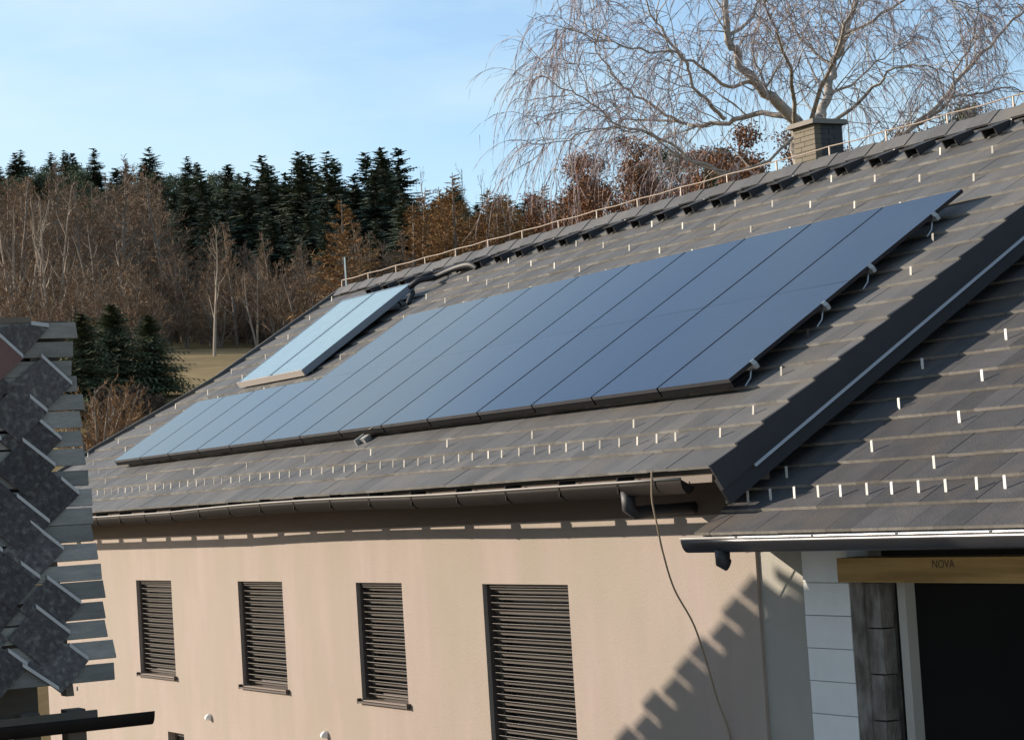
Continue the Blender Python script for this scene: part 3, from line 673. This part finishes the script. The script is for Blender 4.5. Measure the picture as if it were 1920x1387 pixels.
class Fast:
    """collects thin blades (triangles) and tubes for tree crowns"""
    def __init__(s): s.v = []; s.f = []
    def blade(s, a, b, wd):
        d = b-a
        w = Vector((random.uniform(-1, 1), random.uniform(-1, 1), random.uniform(-1, 1))).cross(d)
        if w.length < 1e-6: return
        w = w.normalized()*wd; i = len(s.v)
        s.v += [tuple(a-w), tuple(a+w), tuple(b)]; s.f.append((i, i+1, i+2))
    def mesh(s, name, m):
        me = bpy.data.meshes.new(name); me.from_pydata(s.v, [], s.f); me.materials.append(m); me.update(); return me
def rdir(d, ang, az=None):
    d = d.normalized(); o = d.orthogonal().normalized(); p = d.cross(o)
    az = random.uniform(0, 2*math.pi) if az is None else az
    return (d*math.cos(ang)+(o*math.cos(az)+p*math.sin(az))*math.sin(ang)).normalized()
def branch(p, d, ln, r0, r1, n=5, grav=0.0, wob=.15):
    pts = [Vector(p)]; rs = [r0]; d = Vector(d).normalized()
    for k in range(n):
        d = (d+Vector((random.gauss(0, wob), random.gauss(0, wob), random.gauss(0, wob)+grav))).normalized()
        pts.append(pts[-1]+d*ln/n); rs.append(r0+(r1-r0)*(k+1)/n)
    return pts, rs
def on_line(pts, t):
    k = t*(len(pts)-1); i = min(int(k), len(pts)-2); f = k-i
    return pts[i].lerp(pts[i+1], f), (pts[i+1]-pts[i]).normalized()
PROTO = {}
def proto(kind, parts): PROTO[kind] = parts
def place(kind, name, label, cat, loc, sc=1.0, rz=0.0, group=None, sxy=1.0):
    o = bpy.data.objects.new(name, None); COL.objects.link(o); o.empty_display_size = .3
    o.location = loc; o.rotation_euler = (0, 0, rz); o.scale = (sc*sxy, sc*sxy, sc); tag(o, label, cat, group)
    for nm, me in PROTO[kind]:
        c = bpy.data.objects.new(nm, me); COL.objects.link(c); c.parent = o
    return o
def make_bare(h, spread, nl, twigs, bark, twigm, tw=.012, forks=1, up=.05, seedv=0, crown_from=.3):
    random.seed(seedv); tr = MB(); cr = Fast(); stems = []
    for f in range(forks):
        d = Vector((random.uniform(-.25, .25)*(forks > 1), random.uniform(-.25, .25)*(forks > 1), 1))
        pts, rs = branch((0, 0, -.3), d, h*random.uniform(.85, 1.0)+.3, h*.014+.03, .012, 9, .02, .05)
        tr.tube(pts, rs, 6); stems.append(pts)
    for pts in stems:
        for k in range(nl):
            t = crown_from+(.98-crown_from)*(k+random.random())/nl
            p, d = on_line(pts, t)
            ln = h*spread*(1.05-t)*random.uniform(.7, 1.2)+.3
            bp, br = branch(p, rdir(d, rad(random.uniform(30, 62))), ln, h*.006*(1.2-t)+.008, .006, 5, up, .13)
            tr.tube(bp, br, 3, False)
            for q in range(twigs):
                p2, d2 = on_line(bp, random.uniform(.15, 1)); l2 = ln*random.uniform(.25, .5)
                b2, r2 = branch(p2, rdir(d2, rad(random.uniform(20, 55))), l2, .009, .004, 3, up, .15)
                for a, b in zip(b2[:-1], b2[1:]): cr.blade(a, b+(b-a)*.1, tw)
                for w_ in range(5):
                    p3, d3 = on_line(b2, random.uniform(.1, 1)); cr.blade(p3, p3+rdir(d3, rad(random.uniform(20, 50)))*l2*random.uniform(.3, .7), tw*.8)
    return [('trunk', tr.mesh('trunk', BARK[bark])), ('crown', cr.mesh('crown', BARK[twigm]))]
def make_spruce(h, seedv, mname='spruce', wid=.2, dens=1.0):
    random.seed(seedv); tr = MB(); cr = Fast()
    tr.tube([(0, 0, -.5), (0, 0, h*.5), (0, 0, h*.98)], [h*.014, h*.008, .01], 5)
    z = h*.12; lev = 0
    while z < h*.985:
        f = 1-z/h; R = h*wid*f**.8*random.uniform(.75, 1.15)+.12
        nb_ = int((9+9*f)*dens)
        for k in range(nb_):
            az = 2*math.pi*(k+random.random())/nb_; dr = Vector((math.cos(az), math.sin(az), random.uniform(-.35, -.05) if f > .25 else random.uniform(0, .4))).normalized()
            rl_ = R*random.choice((.45, .7, .85, 1.0, 1.15))*random.uniform(.85, 1.1); p0 = Vector((0, 0, min(z+random.uniform(-.03, .03)*h, h*.98))); p1 = p0+dr*rl_
            sd_ = dr.cross(Vector((0, 0, 1))).normalized()
            ns = max(4, int(rl_/.22))
            for q in range(ns):
                c = p0.lerp(p1, (q+.6)/ns); wv = rl_*.28*(1.2-q/ns)+.05
                for sgn in (-1, 1):
                    tip = c+sd_*sgn*wv+dr*wv*.6+Vector((0, 0, -wv*random.uniform(.2, .7)))
                    i = len(cr.v); cr.v += [tuple(c-dr*.11*h/12), tuple(c+dr*.11*h/12), tuple(tip)]; cr.f.append((i, i+1, i+2))
            cr.blade(p0, p1, .05)
        z += h*.022*random.uniform(.8, 1.3)
    return [('trunk', tr.mesh('trunk', BARK['grey_bark'])), ('crown', cr.mesh('crown', BARK[mname]))]
def make_larch(h, seedv, tm='larch_twig', wid=.2):
    random.seed(seedv); tr = MB(); cr = Fast()
    pts, rs = branch((0, 0, -.4), (0, 0, 1), h+.4, h*.013+.02, .012, 8, .03, .02); tr.tube(pts, rs, 5)
    n = 140
    for k in range(n):
        t = .12+.86*k/n; p, d = on_line(pts, t); R = h*wid*(1.03-t)**.85*random.uniform(.6, 1.15)+.12
        az = random.uniform(0, 2*math.pi); dr = Vector((math.cos(az), math.sin(az), random.uniform(.0, .5)))
        bp, br = branch(p, dr, R, .018*(1.1-t)+.006, .004, 4, .05, .1)
        tr.tube(bp, br, 3, False)
        for q in range(34):
            p2, d2 = on_line(bp, random.uniform(.05, 1)); cr.blade(p2, p2+rdir(d2, rad(random.uniform(25, 75)))*R*random.uniform(.12, .36), .022)
    return [('trunk', tr.mesh('trunk', BARK['grey_bark'])), ('crown', cr.mesh('crown', BARK[tm]))]
def make_leafy(h, seedv, tm, leaf=.12, nl=16, per=34, spread=.4, low=.25):
    """irregular crown of leaf clumps on limbs (oak with dry leaves, pine)"""
    random.seed(seedv); tr = MB(); cr = Fast()
    pts, rs = branch((0, 0, -.4), (0, 0, 1), h*.9, h*.022+.02, .03, 7, .02, .06); tr.tube(pts, rs, 6)
    for k in range(nl):
        t = low+(1-low)*(k+random.random()*.6)/nl; p, d = on_line(pts, min(t, 1))
        ln = h*spread*(1.15-t)*random.uniform(.6, 1.1)+.3
        bp, br = branch(p, rdir(d, rad(random.uniform(35, 75))), ln, h*.009*(1.2-t)+.01, .008, 4, .06, .16); tr.tube(bp, br, 4, False)
        for q in range(9):
            p2, d2 = on_line(bp, random.uniform(.25, 1)); b2, r2 = branch(p2, rdir(d2, rad(45)), ln*.35, .01, .004, 3, .03, .2)
            for a, b in zip(b2[:-1], b2[1:]): cr.blade(a, b, .012)
            for w_ in range(per):
                p3, d3 = on_line(b2, random.random()); c = p3+Vector((random.gauss(0, 1), random.gauss(0, 1), random.gauss(0, .8)))*leaf*1.4
                cr.blade(c, c+rdir(d3, rad(random.uniform(10, 90)))*leaf*random.uniform(.6, 1.3), leaf*.28)
    return [('trunk', tr.mesh('trunk', BARK['grey_bark'])), ('crown', cr.mesh('crown', BARK[tm]))]
for k in range(4): proto('bare%d' % k, make_bare(11, .34, 26, 13, 'grey_bark', 'twig_brown' if k % 2 else 'twig_grey', .019, 1+(k == 2), .06, 100+k, .22))
for k in range(2): proto('bush%d' % k, make_bare(4.5, .4, 10, 10, 'grey_bark', 'twig_brown', .017, 4, .07, 140+k, .1))
for k in range(3): proto('ybirch%d' % k, make_bare(7, .33, 13, 4, 'birch_pale', 'twig_brown', .008, [1, 3, 2][k], .10, 180+k, .25))
for k in range(4): proto('spruce%d' % k, make_spruce(18, 200+k, 'spruce', [.22, .26, .20, .24][k]))
for k in range(3): proto('larch%d' % k, make_larch(10, 300+k, 'larch_twig', [.17, .22, .19][k]))
proto('rust0', make_leafy(9, 400, 'rust_leaf', .15)); proto('rust1', make_leafy(9, 401, 'rust_leaf', .14, 14, 26))
proto('pine0', make_leafy(10, 410, 'pine', .2, 15, 40, .42)); proto('pine1', make_leafy(10, 411, 'pine', .2, 13, 36, .38))
proto('pinebush', make_spruce(5, 420, 'pine', .46, 1.3))
random.seed(11)
def pv(px, t): return t*(px-960+.0624*(450 if t > 85 else 330))/4158.0      # lateral offset across the hill for a bearing
def scatter(n, t0, t1, p0, p1, mind, taken):
    o = []; tries = 0
    while len(o) < n and tries < n*60:
        tries += 1; t = random.uniform(t0, t1); px = random.uniform(p0, p1); v = pv(px, t)
        if all((t-a)**2+(v-b)**2 > mind*mind for a, b in taken): taken.append((t, v)); o.append((t, v))
    return o
tk = []
# hilltop spruces
for i, (t, v) in enumerate(scatter(300, 146, 250, -140, 1100, 2.0, tk)):
    if i % 5 < 2:
        place('pine%d' % (i % 2), 'pine_tree', 'dark round-topped pine standing in the wood along the hilltop', 'tree', at(t, v), random.uniform(.62, .88)*(1 if t > 170 else .85), random.uniform(0, 6.28), 'pines of the hilltop wood', 1.3)
    else:
        place('spruce%d' % (i % 4), 'spruce_tree', 'dark green spruce standing in the wood along the hilltop', 'tree', at(t, v), random.uniform(.32, .54)*(1 if t > 170 else .85), random.uniform(0, 6.28), 'spruces of the hilltop wood', random.uniform(1.4, 2.1))
# dark spruce stand in front of them, right part of the wood
for i, (t, v) in enumerate(scatter(72, 110, 146, 330, 745, 1.9, tk)):
    place('spruce%d' % (i % 4), 'spruce_tree', 'dark spruce in the dense stand behind the bare trees and golden larch', 'tree', at(t, v), random.uniform(.36, .6)*(1 if t > 124 else .72), random.uniform(0, 6.28), 'spruces of the dense dark stand', random.uniform(1.3, 1.8))
# bare deciduous wood on the left
for i, (t, v) in enumerate(scatter(76, 104, 146, -120, 470, 1.9, tk)):
    place('bare%d' % (i % 4), 'bare_tree', 'leafless brown tree in the wood on the left slope', 'tree', at(t, v), random.uniform(.62, .84)*(1 if pv(300, t) > v else .62), random.uniform(0, 6.28), 'bare trees of the left slope', 1.3)
for i, (t, v) in enumerate(scatter(16, 96, 108, 380, 760, 2.2, tk)):
    place('bare%d' % (i % 4), 'bare_tree', 'low leafless tree standing before the dark spruces', 'tree', at(t, v), random.uniform(.32, .5), random.uniform(0, 6.28), 'low bare trees before the spruces')
for i, (t, v) in enumerate(scatter(52, 84, 112, -120, 620, 1.6, tk)):
    if 300 < v/t*4158+960 < 520 and t < 98: continue
    place('bush%d' % (i % 2), 'bare_shrub', 'leafless brown shrub along the foot of the wooded slope', 'shrub', at(t, v), random.uniform(.55, 1.0), random.uniform(0, 6.28), 'bare shrubs along the wood edge')
for i, (t, v) in enumerate(scatter(34, 95, 107, 270, 660, 1.1, tk)):
    place('bush%d' % (i % 2), 'bare_shrub', 'leafless brown shrub along the foot of the wooded slope', 'shrub', at(t, v), random.uniform(.5, .8), random.uniform(0, 6.28), 'bare shrubs along the wood edge', 1.2)
# golden larches
for i, (t, v) in enumerate(scatter(46, 102, 128, 735, 1090, 1.6, tk)):
    place('larch%d' % (i % 3), 'larch_tree', 'golden brown bare larch in the row behind the roof ridge', 'tree', at(t, v), random.uniform(.58, .76), random.uniform(0, 6.28), 'golden larches behind the ridge', 1.7)
place('larch1', 'larch_tree', 'single golden orange larch with pointed top beside the far gable', 'tree', at(86, pv(618, 86)), .60, .5, None, 1.75)
for i, (px, t, s) in enumerate(((770, 126, 1.35), (848, 130, 1.38), (905, 128, 1.3))):
    place('ybirch0', 'tall_bare_tree', 'thin bare treetop rising above the golden larches', 'tree', at(t, pv(px, t)), s*1.0, i*2.0, 'thin treetops above the larches', .6)
# pale young birches
YB = [(8, 97, 1.0, 1, 'pale birch clump with several stems at the left end of the wood'), (70, 93, 1.05, 1, 'pale multi-stemmed birch fanning out behind the shed roof'), (150, 96, .8, 2, 'slim pale birch pair left of the young conifers'), (205, 98, .72, 0, 'slender pale birch standing alone behind the young conifers'),
      (378, 80, .72, 0, 'white-stemmed young birch on the dry meadow'), (452, 90, .55, 2, 'thin forked birch at the edge of the dry meadow')]
for px, t, s, k, lab in YB: place('ybirch%d' % k, 'birch_tree', lab, 'tree', at(t, pv(px, t)), s, px*.7, None, .8)
# pine bushes and dry shrubs behind the house
PB = [(190, 60, .54, 'dark green young conifer beside the shed edge'), (258, 61, .46, 'dark green young conifer bordering the dry meadow'), (130, 58, .56, 'dark young conifer half hidden behind the shed roof')]
for px, t, s, lab in PB: place('pinebush', 'young_conifer', lab, 'tree', at(t, pv(px, t)), s, px*1.3, None, 1.35)
proto('dry', make_bare(2.6, .4, 9, 7, 'grey_bark', 'dry_shrub', .011, 5, .08, 150, .05))
HB = [(180, 52, .40, 'dark brown hedge clump nearest the shed edge'), (225, 53, .36, 'dark brown hedge clump below the young conifers'), (268, 53, .30, 'dark brown hedge clump just above the gable edge')]
proto('hedge', make_leafy(5, 430, 'hedge', .12, 22, 60, .55, .0))
for px, t, s, lab in HB: place('hedge', 'hedge_bush', lab, 'bush', at(t, pv(px, t)), s, px*1.1)
DS = [(165, 50, .9, 'rusty dry shrub right next to the shed edge'), (200, 51, .7, 'low rusty dry shrub below the young conifers'), (150, 50, 1.0, 'tall rusty dry shrub half hidden by the shed edge')]
for px, t, s, lab in DS: place('dry', 'dry_shrub', lab, 'shrub', at(t, pv(px, t)), s, px)
# rusty oaks and pines behind the birch
RT = [(1075, 100, .92, 'rust0'), (1130, 92, .95, 'rust1'), (1185, 90, 1.0, 'rust0'), (1255, 96, .9, 'rust1'), (1320, 88, .8, 'pine0'), (1380, 86, .98, 'rust0'), (1440, 84, .92, 'rust1'), (1500, 86, .85, 'rust0'), (1640, 84, .84, 'rust1'), (1700, 80, .85, 'rust0'), (1765, 82, .85, 'pine1'), (1215, 104, .9, 'pine1'), (1030, 104, .8, 'rust1'), (1105, 98, .95, 'rust0'), (1160, 96, .98, 'rust1'), (1290, 94, .9, 'rust0'), (1350, 92, .92, 'rust1'), (1410, 90, .86, 'rust0'), (1470, 90, .84, 'rust1'), (1560, 88, .8, 'rust0')]
for i, (px, t, s, k) in enumerate(RT):
    lab = 'tree with rusty brown leaves behind the big birch' if k[0] == 'r' else ['', '', '', '', 'broad pine left of the chimney behind the birch', '', '', '', '', '', 'broad pine right of the chimney behind the birch', 'slim pine among the rusty trees left of the birch'][i]
    place(k, 'rusty_tree' if k[0] == 'r' else 'pine_tree', lab, 'tree', at(t, pv(px, t)), s, i*1.7, 'rusty trees behind the birch' if k[0] == 'r' else None)

# --- the big weeping birch behind the ridge ----------------------------------------
random.seed(23)
BT = 45.0; B0 = at(BT, BT*(1490-960)/4158.0); KX = BT/4158.0
def bl(px, py, dep=0.0):           # tree-local: across the view, up, depth
    x = (px-1490+.0624*(893-py))*KX; z = (893-.0624*(px-1490)-py)*KX + (CAM.z-B0.z)
    return Vector((RD.x*x+TD.x*dep, RD.y*x+TD.y*dep, z))
limbs = [
 ([(1492, 430, 0), (1490, 300, 0), (1486, 225, .0)], .30, .24),
 ([(1486, 228, 0), (1440, 196, -.3), (1395, 160, -.6), (1362, 118, -.8), (1343, 70, -.9), (1336, 0, -1.0), (1325, -90, -1.2), (1300, -190, -1.3)], .17, .04),
 ([(1500, 240, 0), (1530, 205, .4), (1545, 165, .7), (1562, 105, .9), (1585, 45, 1.0), (1605, -20, 1.2), (1610, -130, 1.2), (1640, -220, 1.3)], .16, .04),
 ([(1482, 226, 0), (1420, 204, .5), (1355, 211, .9), (1300, 214, 1.2), (1266, 206, 1.4), (1205, 192, 1.8), (1150, 196, 2.0)], .09, .02),
 ([(1350, 211, .9), (1320, 180, .7), (1292, 150, .5), (1276, 108, .4), (1258, 84, .3), (1215, 30, .1), (1190, -30, 0)], .06, .02),
 ([(1395, 160, -.6), (1340, 175, -1), (1290, 148, -1.4), (1230, 125, -1.7), (1160, 125, -2.0), (1095, 110, -2.2), (1020, 92, -2.4)], .06, .012),
 ([(1266, 206, 1.4), (1205, 165, 1.5), (1160, 135, 1.5), (1120, 80, 1.5), (1080, 30, 1.5), (1045, 18, 1.4)], .05, .012),
 ([(1360, 330, 0), (1300, 310, 0), (1220, 265, -.6), (1140, 250, -1.0), (1100, 220, -1.2), (1050, 190, -1.3), (1000, 168, -1.4)], .05, .012),
 ([(1486, 250, 0), (1400, 320, -.4), (1300, 322, -.8), (1200, 275, -1.2), (1130, 262, -1.6), (1060, 280, -1.8), (1000, 300, -2.0)], .045, .012),
 ([(1510, 250, 0), (1600, 190, -.6), (1640, 150, -1.0), (1690, 140, -1.3), (1740, 160, -1.4)], .06, .012),
 ([(1495, 300, 0), (1590, 290, 1.0), (1680, 243, 1.6), (1725, 212, 1.8), (1790, 150, 1.9), (1845, 85, 2.0), (1900, 30, 2.0), (1960, -30, 2.0)], .12, .03),
 ([(1725, 212, 1.8), (1790, 165, 1.4), (1800, 110, 1.2), (1830, 60, 1.0), (1840, -20, 1.0)], .05, .014),
 ([(1345, 85, -.9), (1390, 40, -.6), (1420, -20, -.4), (1440, -110, 0)], .06, .015),
 ([(1563, 105, .9), (1520, 60, 1.3), (1490, 0, 1.6), (1470, -80, 1.8)], .05, .015),
 ([(1585, 45, 1.0), (1650, 10, .6), (1710, -20, .3), (1780, -10, .1), (1830, 20, 0)], .05, .012),
 ([(1336, 0, -1.0), (1270, -60, -1.4), (1190, -90, -1.6), (1110, -60, -1.8), (1060, 0, -1.9)], .05, .012),
 ([(1790, 150, 1.9), (1850, 140, 2.3), (1920, 120, 2.6), (1990, 130, 2.8)], .05, .012),
 ([(1440, 196, -.3), (1415, 120, .6), (1408, 60, 1.2), (1430, 0, 1.6)], .05, .012),
 ([(1545, 165, .7), (1610, 120, 2.2), (1680, 60, 3.0), (1720, 20, 3.2)], .05, .012),
 ([(1480, 240, 0), (1440, 160, -2.0), (1400, 90, -3.2), (1370, 40, -3.8)], .07, .014),
 ([(1500, 240, 0), (1530, 120, -2.4), (1560, 40, -3.4), (1580, -20, -3.8)], .07, .014),
]
tr = MB(); cr = MB(); hz = Fast()
def droop(p, d, ln):
    b2, r2 = branch(p, d, ln, .0075, .0035, 6, -.28, .12); cr.tube(b2, r2, 3, False)
    for q in range(random.randint(5, 9)):
        p3, d3 = on_line(b2, random.uniform(.1, 1)); e = (d3+Vector((random.gauss(0, .5), random.gauss(0, .5), -.9))).normalized(); l3 = ln*random.uniform(.25, .6)
        m_ = p3+(d3+e).normalized()*l3*.5; hz.blade(p3, m_+(m_-p3)*.05, .005); hz.blade(m_, m_+e*l3*.6, .0045)
for pts, ra, rb in limbs:
    P_ = [Vector(q) for q in smoothline([bl(*p) for p in pts], 4)]
    n_ = len(P_); P_ = [q+Vector((random.gauss(0, .03), random.gauss(0, .03), random.gauss(0, .03))) for q in P_]
    tr.tube(P_, [(ra+(rb-ra)*(k/(n_-1))**.8)*.78 for k in range(n_)], 8 if ra > .1 else 6)
    if ra > .25: continue
    tot = sum((b-a).length for a, b in zip(P_[:-1], P_[1:]))
    for q in range(int(tot*4.6)):
        t = random.uniform(.12, 1); p, d = on_line(P_, t); ln = random.uniform(.7, 2.1)*(1.15-.5*t)
        b1, r1 = branch(p, rdir(d, rad(random.uniform(25, 65))), ln, .008+.3*rb, .005, 5, .03, .16); tr.tube(b1, r1, 4, False)
        for w_ in range(random.randint(3, 6)):
            p2, d2 = on_line(b1, random.uniform(.2, 1)); droop(p2, rdir(d2, rad(random.uniform(15, 60))), random.uniform(.5, 1.5))
    for w_ in range(8): droop(P_[-1], rdir(P_[-1]-P_[-2], rad(50)), random.uniform(.6, 1.6))
bo = thing('birch_tree', 'big weeping bare birch with pale limbs behind the roof ridge and chimney', 'tree', B0)
put('trunk', tr.mesh('trunk', BARK['birch_bark'], True), bo, WM[bo])
c_ = put('crown', cr.mesh('crown', BARK['birch_twig']), bo, WM[bo])
put('hanging_twigs', hz.mesh('hanging_twigs', BARK['birch_twig']), bo, WM[bo])
